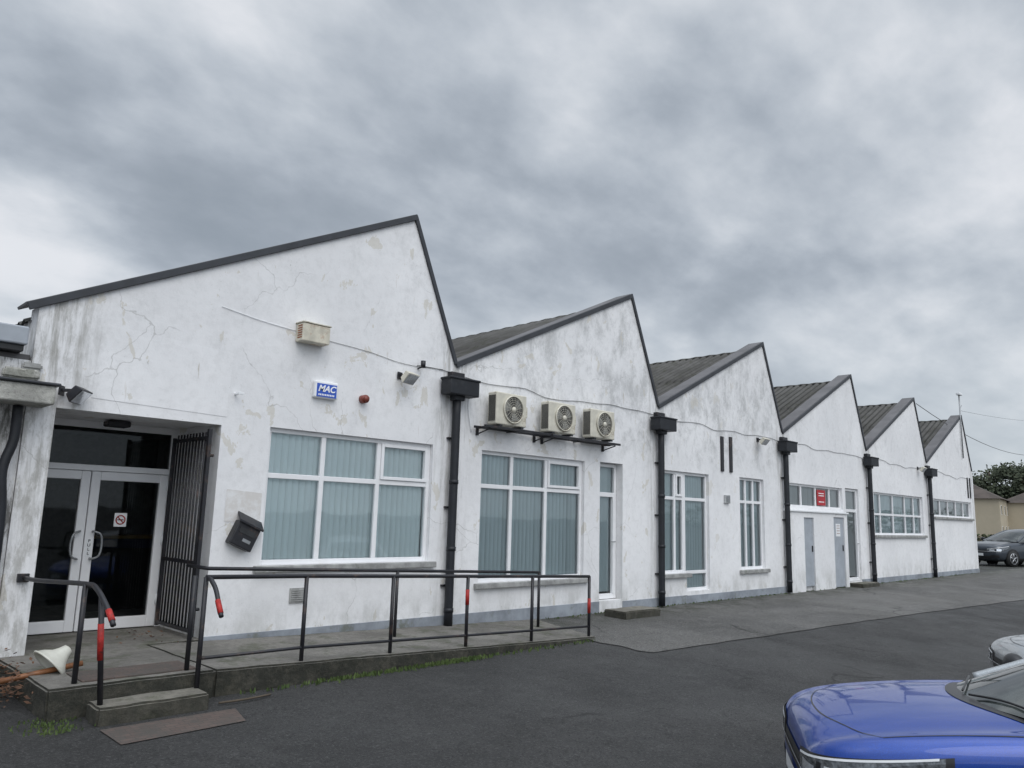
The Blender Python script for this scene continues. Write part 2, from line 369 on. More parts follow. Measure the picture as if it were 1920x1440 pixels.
dt=N(nt,"ShaderNodeVectorMath",operation='DOT_PRODUCT'); nt.links.new(tc.outputs["Generated"],dt.inputs[0]); dt.inputs[1].default_value=sd
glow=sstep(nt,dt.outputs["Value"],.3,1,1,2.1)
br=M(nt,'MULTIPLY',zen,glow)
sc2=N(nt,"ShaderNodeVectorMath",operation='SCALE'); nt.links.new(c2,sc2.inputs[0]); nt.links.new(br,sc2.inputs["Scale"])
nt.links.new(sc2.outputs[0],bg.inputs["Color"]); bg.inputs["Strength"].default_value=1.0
su=bpy.data.lights.new("sun",'SUN'); su.energy=.95; su.angle=math.radians(45); su.color=(1,.955,.885)
so=bpy.data.objects.new("sun",su); COL.objects.link(so); so.rotation_euler=sd.to_track_quat('Z','Y').to_euler()

# ------------------------------------------------------------------ ground
GP=[(-1000,-.53),(0.8,-.53),(2.5,-.42),(4.5,-.22),(6,-.11),(7,-.06),(8.7,0),(2000,0)]
def gz(y):
    for (a,za),(b_,zb) in zip(GP,GP[1:]):
        if y<=b_: t=(y-a)/(b_-a); return za+(zb-za)*t
    return 0
ys=[-700,-60,-10,.8]+[1.2+.4*i for i in range(19)]+[8.7,12,60,900]
xs=[-700,-50,0,20,60,150,900]
vs=[(x_,y_,gz(y_)) for y_ in ys for x_ in xs]; nx=len(xs)
fs=[(j*nx+i,j*nx+i+1,(j+1)*nx+i+1,(j+1)*nx+i) for j in range(len(ys)-1) for i in range(nx-1)]
g=mesh("ground",vs,fs,ASPH,None,True); g["kind"]="structure"
edge=[(8.75,6.3),(8.85,6.13)]
xx=9.6
while xx<45:
    base_y=6.13-(xx-8.85)*.048-max(0,xx-17)*.045*.5
    edge.append((xx,base_y+.05*mnoise.noise(Vector((xx*.9,3,0)))+.03*mnoise.noise(Vector((xx*4,9,0))))); xx+=.35 if xx<20 else .9
inner=8.69
vs=[]
for i,(x_,y_) in enumerate(edge):
    for k in range(9):
        yy=y_+(inner-y_)*k/8; xx=x_+(.06*math.sin(k*2.1) if i==0 else 0)
        vs.append((xx,yy,gz(yy)+.010))
fs=[(i*9+k,(i+1)*9+k,(i+1)*9+k+1,i*9+k+1) for i in range(len(edge)-1) for k in range(8)]
g=mesh("pavement",vs,fs,ASPH2,None,True); g["kind"]="structure"

# ------------------------------------------------------------------ main building
D=8.7; P=5.283; ZV=3.836; ZP=5.90
V=[7.438+i*P for i in range(6)]; PK=[6.556+i*P for i in range(6)]
bld=empty("industrial_building",(18,9,0)); top(bld,"long white weathered sawtooth-roofed industrial unit beside the tarmac","building")
outer=[(1.95,0),(2.21,0),(2.21,2.56),(3.93,2.56),(3.93,0),(V[5]+.12,0),(V[5]+.12,ZV)]
top_pts=[]
for i in range(5,-1,-1):
    if i<5: top_pts.append((V[i],ZV))
    top_pts.append((PK[i],ZP))
outer+=top_pts+[(1.95,3.56)]
OP=dict(w1=(4.54,7.09,.96,2.60),w2=(8.05,10.50,.62,2.60),d2=(10.93,11.60,.20,2.62),w4=(15.90,17.02,.60,2.62),
  w4s=(18.3,21.50,2.04,2.62),d4=(21.70,22.62,.12,2.64),w5=(23.75,28.02,1.38,2.62),w6=(29.12,33.5,2.02,2.62))
holes=[[(a,c),(a,d),(b_,d),(b_,c)] for k,v_ in OP.items() for a,b_,c,d in [v_]]
holes.append([(12.85,.60),(12.85,2.60),(14.60,2.60),(14.60,.24),(13.72,.24),(13.72,.60)])
loops=[outer]+holes
allp=[p for l in loops for p in l]
tri=tessellate_polygon([[Vector((a,b_,0)) for a,b_ in l] for l in loops])
n=len(allp); T=.28
vs=[(a,D,b_) for a,b_ in allp]+[(a,D+T,b_) for a,b_ in allp]
fs=[tuple(t) for t in tri]+[tuple(n+i for i in t[::-1]) for t in tri]
k=0
for l in loops:
    for i in range(len(l)):
        a=k+i; b_=k+(i+1)%len(l); fs.append((a,b_,n+b_,n+a))
    k+=len(l)
me=bpy.data.meshes.new("wall"); me.from_pydata(vs,[],fs); bm=bmesh.new(); bm.from_mesh(me)
bmesh.ops.recalc_face_normals(bm,faces=bm.faces); bm.to_mesh(me); bm.free()
wall=link("wall",me,WALL,bld)
boxes("side_wall",[(1.96,2.2,D+T+.002,9.3,0,3.50)],WALL,bld,0)
boxes("side_wall",[(33.75,V[5]+.115,D+T+.002,34,0,3.80)],WALL,bld,0)
for a,c,h_ in ((3.935,10.93,.20),(11.60,13.72,.17),(13.722,18.1,.16),(22.62,V[5]+.13,.16)):
    boxes("plinth",[(a,c,D-.012,D+.01,0,h_)],PLINTH,bld,.004)
mesh("wall_patch",[(2.52,D-.004,2.70),(3.98,D-.004,2.66),(4.0,D-.004,3.42),(2.55,D-.004,3.50)],[(0,1,2,3)],WALLP,bld)["label"]="brighter repainted rectangle above the porch"
m_,nt_,b_=newmat("buff_patch"); nt_.links.new(mixc(nt_,sstep(nt_,noise(nt_,coords(nt_),5,6,.7),.4,.65),(.64,.615,.59),(.76,.76,.76)),b_.inputs["Base Color"]); b_.inputs["Roughness"].default_value=.85
mesh("wall_patch",[(4.06,D-.004,1.46),(4.50,D-.004,1.45),(4.50,D-.004,1.80),(4.06,D-.004,1.83)],[(0,1,2,3)],m_,bld)

def strip(name,p0,p1,y0,y1,t0,t1,mat):
    a=Vector((p0[0],0,p0[1])); b_=Vector((p1[0],0,p1[1])); d=(b_-a).normalized(); nrm=Vector((-d.z,0,d.x))
    if nrm.z<0: nrm=-nrm
    q=[a+nrm*t0,b_+nrm*t0,b_+nrm*t1,a+nrm*t1]
    vs=[(v_.x,y0,v_.z) for v_ in q]+[(v_.x,y1,v_.z) for v_ in q]
    o=mesh(name,vs,[(0,1,2,3),(7,6,5,4),(0,4,5,1),(1,5,6,2),(2,6,7,3),(3,7,4,0)],mat,bld)
    bm=bmesh.new(); bm.from_mesh(o.data); bmesh.ops.recalc_face_normals(bm,faces=bm.faces); bm.to_mesh(o.data); bm.free()
    md=o.modifiers.new("b",'BEVEL'); md.width=.006; md.segments=2
    return o
starts=[(1.84,3.545)]+[(V[i],ZV) for i in range(5)]
for i in range(6):
    strip("verge_trim",starts[i],(PK[i]+.02,ZP+.01),D-.04,D-.003,-.055,.028,TRIM)
    strip("verge_trim",(PK[i]+.0,ZP+.015),(V[i]+.01,ZV+.0),D-.034,D-.003,-.034,.028,TRIM)
    strip("roof_coping",starts[i],(PK[i],ZP),D-.002,D+T+.06,.004,.034,COPE)
    strip("roof_coping",(PK[i],ZP),(V[i],ZV),D-.002,D+T+.05,.004,.03,COPE)
for i in range(6):
    a=Vector((starts[i][0] if i else 1.9,0,(starts[i][1])-.10)); b_=Vector((PK[i]-.02,0,ZP-.17))
    vs=[];fs=[]; y=D+T-.05; ny=int(26/.04)
    for j in range(ny):
        yy=y+j*.04; h=.026*math.sin(2*math.pi*yy/.20)
        for r_,t in enumerate([0,.5,.502,1.0]):
            q=a.lerp(b_,t); vs.append((q.x,yy,q.z+h+(.025 if t>.5 else 0)))
    for j in range(ny-1):
        for r_ in range(3): fs.append((j*4+r_,j*4+r_+1,(j+1)*4+r_+1,(j+1)*4+r_))
    rf=mesh("roof",vs,fs,ROOF,bld,True)
    rv=(V[i],ZV-.1)
    mesh("roof_light",[(PK[i]-.02,D+T,ZP-.16),(PK[i]-.02,D+26,ZP-.16),(rv[0],D+26,rv[1]),(rv[0],D+T,rv[1])],[(0,1,2,3)],COPE,bld)
    pts=[]; yy=D+T+.02
    while yy<D+26: pts.append((PK[i]-.02,yy,ZP-.16+.008*math.sin(yy*2*math.pi/.4))); yy+=.1
    tube("ridge_cap",pts,.045,ROOF,rf,6)

def window(x0,x1,z0,z1,vb,hb,blind=None,sill=True,y=D+.06,extra=(),dens=.095,glass=GLASS,open_a=.35,fw=.055,bdrop=0):
    bl=[(x0,x0+fw,y,y+.07,z0,z1),(x1-fw,x1,y,y+.07,z0,z1),(x0+fw,x1-fw,y+.001,y+.071,z1-fw,z1),(x0+fw,x1-fw,y+.001,y+.071,z0,z0+fw)]
    for xb in vb: bl.append((xb-.032,xb+.032,y+.004,y+.066,z0+fw,z1-fw))
    for h in hb:
        if isinstance(h,tuple): zz,a,c=h
        else: zz,a,c=h,x0,x1
        bl.append((a+.03,c-.03,y+.008,y+.062,zz-.032,zz+.032))
    for (a,c,d,e_) in extra:
        s=.045
        bl+= [(a,a+s,y-.014,y+.05,d,e_),(c-s,c,y-.014,y+.05,d,e_),(a+s,c-s,y-.013,y+.05,d,d+s),(a+s,c-s,y-.013,y+.05,e_-s,e_)]
    f=boxes("window",bl,UPVC,bld,.006)
    mesh("window_pane",[(x0+.02,y+.035,z0+.02),(x1-.02,y+.035,z0+.02),(x1-.02,y+.035,z1-.02),(x0+.02,y+.035,z1-.02)],[(0,1,2,3)],glass,f)
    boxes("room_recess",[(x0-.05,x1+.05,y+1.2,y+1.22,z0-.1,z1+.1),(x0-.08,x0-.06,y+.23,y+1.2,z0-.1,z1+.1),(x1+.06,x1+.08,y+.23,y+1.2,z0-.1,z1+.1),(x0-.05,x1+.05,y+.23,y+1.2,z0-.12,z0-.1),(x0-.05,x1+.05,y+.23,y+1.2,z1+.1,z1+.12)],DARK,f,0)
    if blind:
        vs=[];fs=[]; xx=x0+.03
        while xx<x1-.03:
            ang=open_a+random.uniform(-.16,.16); hw=dens*.50
            if random.random()<.05: ang+=.35
            dx_,dy_=math.cos(ang)*hw,-math.sin(ang)*hw; cy_=y+.105; k=len(vs)
            zb=z0+.03+random.uniform(0,.012)
            for t in (-1,-.33,.33,1):
                bow=.014*(1-t*t)
                vs.append((xx+dx_*t,cy_+dy_*t-bow,zb)); vs.append((xx+dx_*t,cy_+dy_*t-bow,z1-.02))
            for q in range(3): fs.append((k+2*q,k+2*q+2,k+2*q+3,k+2*q+1))
            xx+=dens
        mesh("vertical_blind",vs,fs,blind,f,True)
    if sill:
        boxes("window_sill",[(x0-.08,x1+.10,D-.07,D+.05,z0-.085,z0-.005)],SILL,f,.01)
    return f
window(4.54,7.09,.96,2.60,[5.335,6.20],[2.02],BLINDA,extra=[(6.235,7.035,2.055,2.545)],open_a=.26,dens=.09)
window(8.05,10.50,.62,2.60,[8.77,9.58],[2.06],BLINDB,extra=[(9.615,10.445,2.10,2.545)],open_a=.46,dens=.09)
window(12.85,13.72,.60,2.60,[13.40],[2.06],BLINDB,extra=[(13.43,13.665,2.1,2.545)],open_a=.45)
window(13.722,14.60,.24,2.60,[],[2.06,.60],BLINDB,sill=False,open_a=.4)
window(15.90,17.02,.60,2.62,[16.27,16.62],[2.08],BLINDB,open_a=.5)
f4=window(18.3,21.50,2.04,2.62,[19.1,19.95,20.8],[],BLINDC,sill=False,open_a=.75)
window(23.75,28.02,1.38,2.62,[24.4,25.45,26.5,27.3],[(1.98,23.75,28.02)],BLINDB,open_a=.45)
window(29.12,33.5,2.02,2.62,[30.0,30.9,31.8,32.7],[],BLINDC,open_a=.6)
rs=boxes("notice",[(19.99,20.50,D+.045,D+.051,2.12,2.52)],REDS,f4,0)
boxes("printed_line",[(20.08,20.41,D+.040,D+.043,q,q+.020) for q in (2.42,2.36,2.2)],TEXTW,rs,0)

def glazed_door(x0,x1,z0,z1,zt,y=D+.14,blind=BLINDB,oa=.45):
    fw=.06
    fr=boxes("door",[(x0,x0+fw,y,y+.07,z0,z1),(x1-fw,x1,y,y+.07,z0,z1),(x0+fw,x1-fw,y+.001,y+.071,z1-fw,z1),(x0+fw,x1-fw,y+.001,y+.071,z0,z0+.09),(x0+fw,x1-fw,y+.001,y+.071,zt-.05,zt+.03),
        (x0+fw,x0+fw+.05,y-.012,y+.06,z0+.09,zt-.05),(x1-fw-.05,x1-fw,y-.012,y+.06,z0+.09,zt-.05)],UPVC,bld,.006)
    mesh("door_pane",[(x0+.03,y+.04,z0+.03),(x1-.03,y+.04,z0+.03),(x1-.03,y+.04,z1-.03),(x0+.03,y+.04,z1-.03)],[(0,1,2,3)],GLASS,fr)
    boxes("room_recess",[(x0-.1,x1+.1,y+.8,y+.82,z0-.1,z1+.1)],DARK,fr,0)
    vs=[];fs=[];xx=x0+.07
    while xx<x1-.05:
        k=len(vs)
        for t in (-1,1): vs+= [(xx+.038*t,y+.10-.025*t,z0+.12),(xx+.038*t,y+.10-.025*t,z1-.03)]
        fs.append((k,k+2,k+3,k+1)); xx+=.08
    mesh("vertical_blind",vs,fs,blind,fr)
    tube("handle",[(x1-fw-.025,y-.015,z0+1.0),(x1-fw-.025,y-.05,z0+1.0),(x1-fw-.14,y-.05,z0+1.0)],.009,GALV,fr,8)
    return fr
glazed_door(10.94,11.59,.21,2.61,2.06)
glazed_door(21.71,22.61,.13,2.63,2.04,y=D+.05,blind=BLINDC)
roughen(boxes("door_step",[(10.72,11.75,7.98,8.42,-.05,.11)],STEPC,bld,.03,3))
roughen(boxes("door_step",[(21.6,22.8,8.3,8.68,-.05,.10)],STEPC,bld,.02,3))
bm=bmesh.new(); YC=D-.10
cup=[(18.0,18.86,-.05,1.92),(18.86,19.42,1.79,1.92),(19.42,20.62,-.05,1.92),(20.62,21.30,1.83,1.92),(21.30,21.50,-.05,1.92)]
for a,c,d,e_ in cup: bm_box(bm,a,c,YC,D-.002,d,e_)
bmesh.ops.remove_doubles(bm,verts=bm.verts,dist=.001); me=bpy.data.meshes.new("cupboard_wall"); bm.to_mesh(me); bm.free(); link("cupboard_wall",me,WALL,bld)
boxes("cupboard_cap",[(17.97,21.54,YC-.04,D-.003,1.922,1.965)],WHT,bld,.008)
for a,c,z_ in ((18.865,19.415,.12),(20.625,21.295,.03)):
    zt=1.79 if a<20 else 1.83
    d=boxes("service_door",[(a,c,YC+.03,YC+.06,z_,zt)],GREYD,bld,.004)
    boxes("door_handle",[(c-.10,c-.07,YC+.005,YC+.03,.95,1.10)],BLACK,d,.004)
    for q in (.4,1.5): tube("hinge",[(a+.03,YC+.025,q),(a+.03,YC+.025,q+.1)],.012,GALV,d,6)
    if a>20:
        pn=boxes("paper_notice",[(a+.18,a+.46,YC+.026,YC+.0295,1.33,1.66)],WHT,d,.0)
        boxes("printed_line",[(a+.23,a+.42,YC+.0235,YC+.0255,q,q+.012) for q in (1.60,1.54,1.47,1.40)],MAROON,pn,0)
for a,c,z0_,z1_ in ((15.09,15.20,2.70,3.46),(15.46,15.57,2.70,3.48),(33.15,33.25,2.78,3.55),(33.45,33.55,2.78,3.55)):
    boxes("vent_slot",[(a,c,D-.03,D+.0,z0_,z1_)],BLACK,bld,.004)
for i in range(5):
    xx=V[i]-.02
    pp=tube("downpipe",smoothpath([(xx,8.60,3.38),(xx,8.60,2.2),(xx-.004,8.60,1.1),(xx,8.60,.03)],3),.062,PIPE,bld,14)
    for q in (2.05,1.1,.25): tube("pipe_collar",[(xx,8.60,q),(xx,8.60,q+.06)],.069,PIPE,pp,14)
    boxes("hopper",[(xx-.27,xx+.29,8.43,8.66,3.34,3.58),(xx-.285,xx+.305,8.415,8.665,3.56,3.595),(xx-.09,xx+.09,8.52,8.66,3.27,3.35)],PIPE,bld,.012)
    boxes("outlet_spout",[(xx-.12,xx+.14,8.60,8.70,3.62,3.70)],BLACK,bld,.01)
    boxes("pipe_bracket",[(xx-.09,xx+.09,8.655,8.70,q,q+.03) for q in (.6,1.7,2.7)],BLACK,pp,.003)
pts=[]; xx=6.72
while xx<33.6:
    pts.append((xx,D-.012,3.69-.006*(xx-6.7)+.035*math.sin(xx*1.3)+.02*math.sin(xx*3.7)-(.07 if abs((xx-V[0])%P-P/2)<.9 else 0))); xx+=.45
tube("facade_cable",smoothpath(pts,3),.005,CABLE,bld,5)
tube("facade_cable",smoothpath([(5.25,D-.008,3.80),(5.9,D-.008,3.76),(6.5,D-.008,3.69),(7.2,D-.01,3.72)],6),.0035,SILL,bld,5)
tube("facade_cable",smoothpath([(4.8,D-.008,3.84),(4.3,D-.008,3.88),(3.8,D-.008,3.95)],5),.004,WHT,bld,5)
tube("facade_cable",smoothpath([(7.75,D-.02,3.55),(7.72,D-.02,3.2),(7.8,D-.02,2.85)],5),.008,WHT,bld,5)

# ------------------------------------------------------------------ porch
PF=.18
YB=D+1.2
boxes("porch_lining",[(3.93,4.05,D+T+.002,YB+.2,0,2.9),(2.04,3.93,D+T+.002,YB+.2,2.58,2.7)],WALLP,bld,0)
boxes("porch_lining",[(1.9,2.04,D+T+.002,YB+.2,0,2.9)],WALLP,bld,0)
pd=boxes("porch_screen",[(2.04,3.93,YB,YB+.09,2.00,2.07),(2.04,2.08,YB,YB+.09,PF,2.0),(3.86,3.93,YB,YB+.09,PF,2.0),(2.04,3.93,YB+.02,YB+.09,2.50,2.58),(2.04,2.09,YB+.02,YB+.09,2.07,2.5),(3.86,3.93,YB+.02,YB+.09,2.07,2.5)],UPVC,bld,.006)
mesh("transom_pane",[(2.09,YB+.05,2.07),(3.86,YB+.05,2.07),(3.86,YB+.05,2.5),(2.09,YB+.05,2.5)],[(0,1,2,3)],DGLASS,pd)
for a,c,hx,sg in ((2.085,2.965,2.90,-1),(2.975,3.855,3.05,1)):
    z0_,z1_=PF+.01,1.995; s=.10
    d=boxes("door",[(a,a+s,YB-.01,YB+.06,z0_,z1_),(c-s,c,YB-.01,YB+.06,z0_,z1_),(a+s,c-s,YB-.009,YB+.059,z1_-s,z1_),(a+s,c-s,YB-.009,YB+.059,z0_,z0_+.13)],UPVC,bld,.008)
    mesh("door_pane",[(a+.05,YB+.03,z0_+.05),(c-.05,YB+.03,z0_+.05),(c-.05,YB+.03,z1_-.05),(a+.05,YB+.03,z1_-.05)],[(0,1,2,3)],DGLASS,d)
    tube("handle",smoothpath([(hx,YB-.01,1.30),(hx,YB-.06,1.305),(hx+sg*.07,YB-.085,1.27),(hx+sg*.09,YB-.085,1.15),(hx+sg*.07,YB-.085,1.03),(hx,YB-.06,.995),(hx,YB-.01,1.0)],5),.012,GALV,d,8)
    for q in (.45,1.15,1.8): hx2=c-.01 if sg>0 else a+.01; tube("hinge",[(hx2,YB-.02,q),(hx2,YB-.02,q+.11)],.015,WHT,d,8)
    if sg>0:
        sn=boxes("no_smoking_sign",[(3.28,3.42,YB+.018,YB+.024,1.36,1.52)],WHT,d,0)
        me=tube_mesh([[(3.35+.05*math.cos(t*math.pi/12),YB+.014,1.44+.05*math.sin(t*math.pi/12)) for t in range(24)]],.007,6,True)
        link("prohibition_ring",me,RED,sn)
        tube("prohibition_bar",[(3.32,YB+.013,1.47),(3.38,YB+.013,1.41)],.006,RED,sn,6)
        boxes("cigarette_mark",[(3.315,3.385,YB+.0155,YB+.0175,1.434,1.446)],BLACK,sn,0)
        boxes("push_plate",[(2.995,3.055,YB-.0125,YB-.0102,1.02,1.22)],WHT,d,0)
        for ii,ch in enumerate("PULL"): text("lettering",ch,.05,(3.025,YB-.015,1.195-ii*.047),(math.pi/2,0,0),BLACK,d)
boxes("porch_light",[(2.95,3.2,D+.75,D+.95,2.50,2.57)],BLACK,bld,.02)
HALL=simple("dim_hall_wall",(.34,.35,.34),.8,bmp=0)
hall=boxes("entrance_hall",[(1.2,5.0,YB+3.5,YB+3.55,0,2.9),(1.15,1.2,YB+.2,YB+3.5,0,2.9),(5.0,5.05,YB+.2,YB+3.5,0,2.9),(1.2,5.0,YB+.2,YB+3.5,2.7,2.75),(1.2,5,YB+.1,YB+3.5,PF-.03,PF)],HALL,bld,0)
boxes("counter",[(3.6,4.9,YB+1.8,YB+2.2,PF,1.15)],DARK,hall,.01); boxes("counter_top",[(3.55,4.95,YB+1.75,YB+2.25,1.152,1.20)],YEL,hall,.01); boxes("counter_band",[(3.59,4.9,YB+1.785,YB+1.798,1.02,1.14)],NAVY,hall,0)
gt=empty("barred_gate",(3.80,8.66,PF)); top(gt,"black steel barred security gate swung open inside the porch","gate")
gx=3.795
boxes("gate_frame",[(gx-.02,gx+.02,8.66,8.71,PF+.03,2.50),(gx-.02,gx+.02,9.64,9.68,PF+.05,2.44),(gx-.018,gx+.018,8.71,9.64,2.38,2.42),(gx-.018,gx+.018,8.71,9.64,PF+.07,PF+.11),(gx-.018,gx+.018,8.71,9.64,.98,1.02)],BLACK,gt,.003)
for k in range(10):
    yy=8.78+k*.086
    tube("bar",[(gx,yy,PF+.11),(gx,yy,2.47)],.012,BLACK,gt,8)
for q in (.5,2.2): tube("hinge",[(3.86,8.69,q),(3.80,8.69,q)],.018,BLACK,gt,8)

# ------------------------------------------------------------------ platform, ramp, steps
def poly_extr(name,pts,zt,zb,mat,bevel=.02):
    n=len(pts); vs=[(x_,y_,z_) for (x_,y_),z_ in zip(pts,zt)]+[(x_,y_,zb) for x_,y_ in pts]
    fs=[tuple(range(n)),tuple(range(2*n-1,n-1,-1))]+[(i,n+i,n+(i+1)%n,(i+1)%n) for i in range(n)]
    o=mesh(name,vs,fs,mat); bm=bmesh.new(); bm.from_mesh(o.data); bmesh.ops.recalc_face_normals(bm,faces=bm.faces); bm.to_mesh(o.data); bm.free()
    return o
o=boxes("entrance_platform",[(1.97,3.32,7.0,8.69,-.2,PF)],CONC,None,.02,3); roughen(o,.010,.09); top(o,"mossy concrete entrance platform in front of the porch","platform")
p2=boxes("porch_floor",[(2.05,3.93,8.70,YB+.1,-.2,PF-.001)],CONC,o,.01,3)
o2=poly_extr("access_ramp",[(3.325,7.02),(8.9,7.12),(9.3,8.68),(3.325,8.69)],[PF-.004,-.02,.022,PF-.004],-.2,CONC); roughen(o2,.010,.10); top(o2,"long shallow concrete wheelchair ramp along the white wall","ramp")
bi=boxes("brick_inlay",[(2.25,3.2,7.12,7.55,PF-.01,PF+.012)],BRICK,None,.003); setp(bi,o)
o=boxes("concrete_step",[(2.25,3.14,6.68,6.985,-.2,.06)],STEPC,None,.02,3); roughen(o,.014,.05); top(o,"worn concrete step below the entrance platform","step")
o=mesh("brick_path",[(2.26,6.17,gz(6.17)+.008),(3.24,6.22,gz(6.22)+.008),(3.32,6.58,gz(6.58)+.008),(2.24,6.58,gz(6.58)+.008)],[(0,1,2,3)],BRICK); o["kind"]="structure"

def rails(name,label,paths,posts,bands,r=.0205):
    root=tube(name,paths[0],r,BLACK,None,10); top(root,label,"handrail")
    for p in paths[1:]: tube("lower_rail",p,r*.75,BLACK,root,10)
    for p0,p1 in posts: tube("post",[p0,p1],r*1.05,BLACK,root,10)
    for b0,b1 in bands: tube("tape_band",[b0,b1],r+.0035,RED,root,12)
    return root
def top_z(x_): return 1.0-(x_-3.1)*.2/5.75
def rz(x_): return PF*(1-(x_-3.3)/5.5)
ps=[(3.12,6.93)]+[(x_,7.10+(x_-3)*.012) for x_ in (4.24,5.33,6.45,7.6)]+[(8.8,7.18)]
ext=[Vector(q) for q in smoothpath([(3.11,6.55,.70),(3.115,6.62,.78),(3.12,6.72,.91),(3.12,6.83,.985)],4)]
main=ext+[Vector((3.12,6.93,1.0))]+[Vector((x_,y_,top_z(x_))) for x_,y_ in ps[1:]]
mz=[1.0]+[top_z(x_) for x_,y_ in ps[1:]]
low=[(x_,y_,max(.0,rz(x_))+.12) for x_,y_ in ps]
posts=[((x_,y_,min(rz(x_),PF)-.10 if i else -.05),(x_,y_,mz[i])) for i,(x_,y_) in enumerate(ps)]
posts.append(((3.10,7.12,PF),(3.10,7.12,1.0)))
band=[((3.115,6.655,.825),(3.111,6.57,.725)),((6.45,7.141,.55),(6.45,7.141,.73)),((8.8,7.18,.3),(8.8,7.18,.5))]
rails("ramp_handrail","black tubular handrail with red tape along the ramp edge",[main,low],posts,band)
rl=[(3.66,8.62,.985),(3.66,8.10,.985),(8.7,8.06,.80)]
rails("wall_handrail","black tubular handrail beside the white wall",[rl],[((8.7,8.06,.0),(8.7,8.06,.80)),((6.1,8.08,.05),(6.1,8.08,.89))],[])
lp=smoothpath([(2.12,8.69,.90),(2.13,8.2,.91),(2.2,7.15,.96),(2.21,6.9,.94),(2.22,6.65,.82),(2.23,6.50,.70)],5)
rails("step_handrail","black tubular handrail with red tape beside the steps",[lp],[((2.19,7.12,PF-.02),(2.19,7.12,.96)),((2.30,6.80,.04),(2.22,6.80,.89))],[((2.223,6.62,.80),(2.229,6.53,.73)),((2.262,6.80,.40),(2.238,6.80,.68))])
boxes("rail_bracket",[(2.06,2.16,8.66,8.698,.86,.94)],BLACK,bpy.data.objects["step_handrail"],.005)

# ------------------------------------------------------------------ wall fittings
W_,H_,D_=.66,.50,.20
ac=empty("air_conditioner"); 
cas=boxes("casing",[(-W_/2,W_/2,-D_,0,0,H_)],CREAM,ac,.02,3)
boxes("side_grille",[(-W_/2-.006,-W_/2+.001,-D_+.025+k*.022,-D_+.036+k*.022,.05,H_-.05) for k in range(7)],PBLACK,cas,0)
fcx,fcz,fr_=.03,.25,.205
me=bpy.data.meshes.new("fan_well"); seg=40
me.from_pydata([(fcx,-D_-.003,fcz)]+[(fcx+fr_*math.cos(2*math.pi*k/seg),-D_-.003,fcz+fr_*math.sin(2*math.pi*k/seg)) for k in range(seg)],[],[(0,1+k,1+(k+1)%seg) for k in range(seg)])
link("fan_well",me,simple("shadow_grey",(.05,.05,.05),.7,bmp=0),cas)
for k in range(3):
    vs=[];fs=[]; a0=2*math.pi*k/3
    for j in range(7):
        a=a0+j*.16
        for rr in (.045,.18): vs.append((fcx+rr*math.cos(a+rr*1.5),-D_-.006-.003*j/6,fcz+rr*math.sin(a+rr*1.5)))
    for j in range(6): fs.append((2*j,2*j+1,2*j+3,2*j+2))
    mesh("fan_blade",vs,fs,bpy.data.materials.get("grey_blade") or simple("grey_blade",(.22,.22,.21),.5,bmp=0),cas)
def circ(r_,n_=36): return [(fcx+r_*math.cos(2*math.pi*k/n_),-D_-.018,fcz+r_*math.sin(2*math.pi*k/n_)) for k in range(n_)]
me=tube_mesh([circ(r_) for r_ in (.08,.115,.15,.18)]+[],.0024,4,True); link("fan_grille",me,CREAM,cas,True)
me=tube_mesh([circ(.208)],.012,8,True); link("grille_ring",me,CREAM,cas,True)
tube("grille_spoke",[[(fcx+.04*math.cos(a),-D_-.016,fcz+.04*math.sin(a)),(fcx+.205*math.cos(a+.25),-D_-.012,fcz+.205*math.sin(a+.25))] for a in [2*math.pi*k/16 for k in range(16)]],.0026,CREAM,cas,4)
cyl("grille_hub",(fcx,-D_-.024,fcz),(fcx,-D_-.005,fcz),.045,CREAM,cas)
boxes("valve_cover",[(W_/2-.001,W_/2+.07,-D_+.04,-.03,.16,.34)],CREAM,cas,.02,3)
tube("refrigerant_pipe",[smoothpath([(W_/2+.05,-.10,.18),(W_/2+.09,-.08,.06),(W_/2+.04,.02,-.02)],5)],.014,BLACK,cas,6)
boxes("foot",[(-.26,-.20,-D_-.01,.0,-.03,0)],BLACK,ac,.003); boxes("foot",[(.20,.26,-D_-.01,.0,-.03,0)],BLACK,ac,.003)
acs=[(8.37,8.60,2.985),(9.56,8.60,2.985),(10.63,8.60,2.99)]
for i,l in enumerate(acs):
    if i==0: ac.location=l; a=ac
    else: a=copy_thing(ac,l)
    top(a,"cream outdoor air-conditioning unit on a black wall bracket","air conditioner","air conditioners on the wall bracket")
for (a,c,z_) in ((7.80,9.30,2.93),(9.25,11.10,2.92)):
    s=boxes("bracket_shelf",[(a,c,8.37,8.405,z_-.018,z_+.018),(a,c,8.60,8.635,z_-.018,z_+.018)]+[(q,q+.035,8.405,8.698,z_-.022,z_+.014) for q in (a+.1,(a+c)/2,c-.14)]+[(q,q+.035,8.66,8.698,z_-.12,z_-.024) for q in (a+.1,c-.14)],BLACK,None,.003)
    for q in (a+.1,c-.14): tube("brace",[(q+.02,8.40,z_-.03),(q+.02,8.68,z_-.10)],.010,BLACK,s,6)
    top(s,"black steel bracket carrying the air-conditioning units","bracket","brackets below the air conditioners")

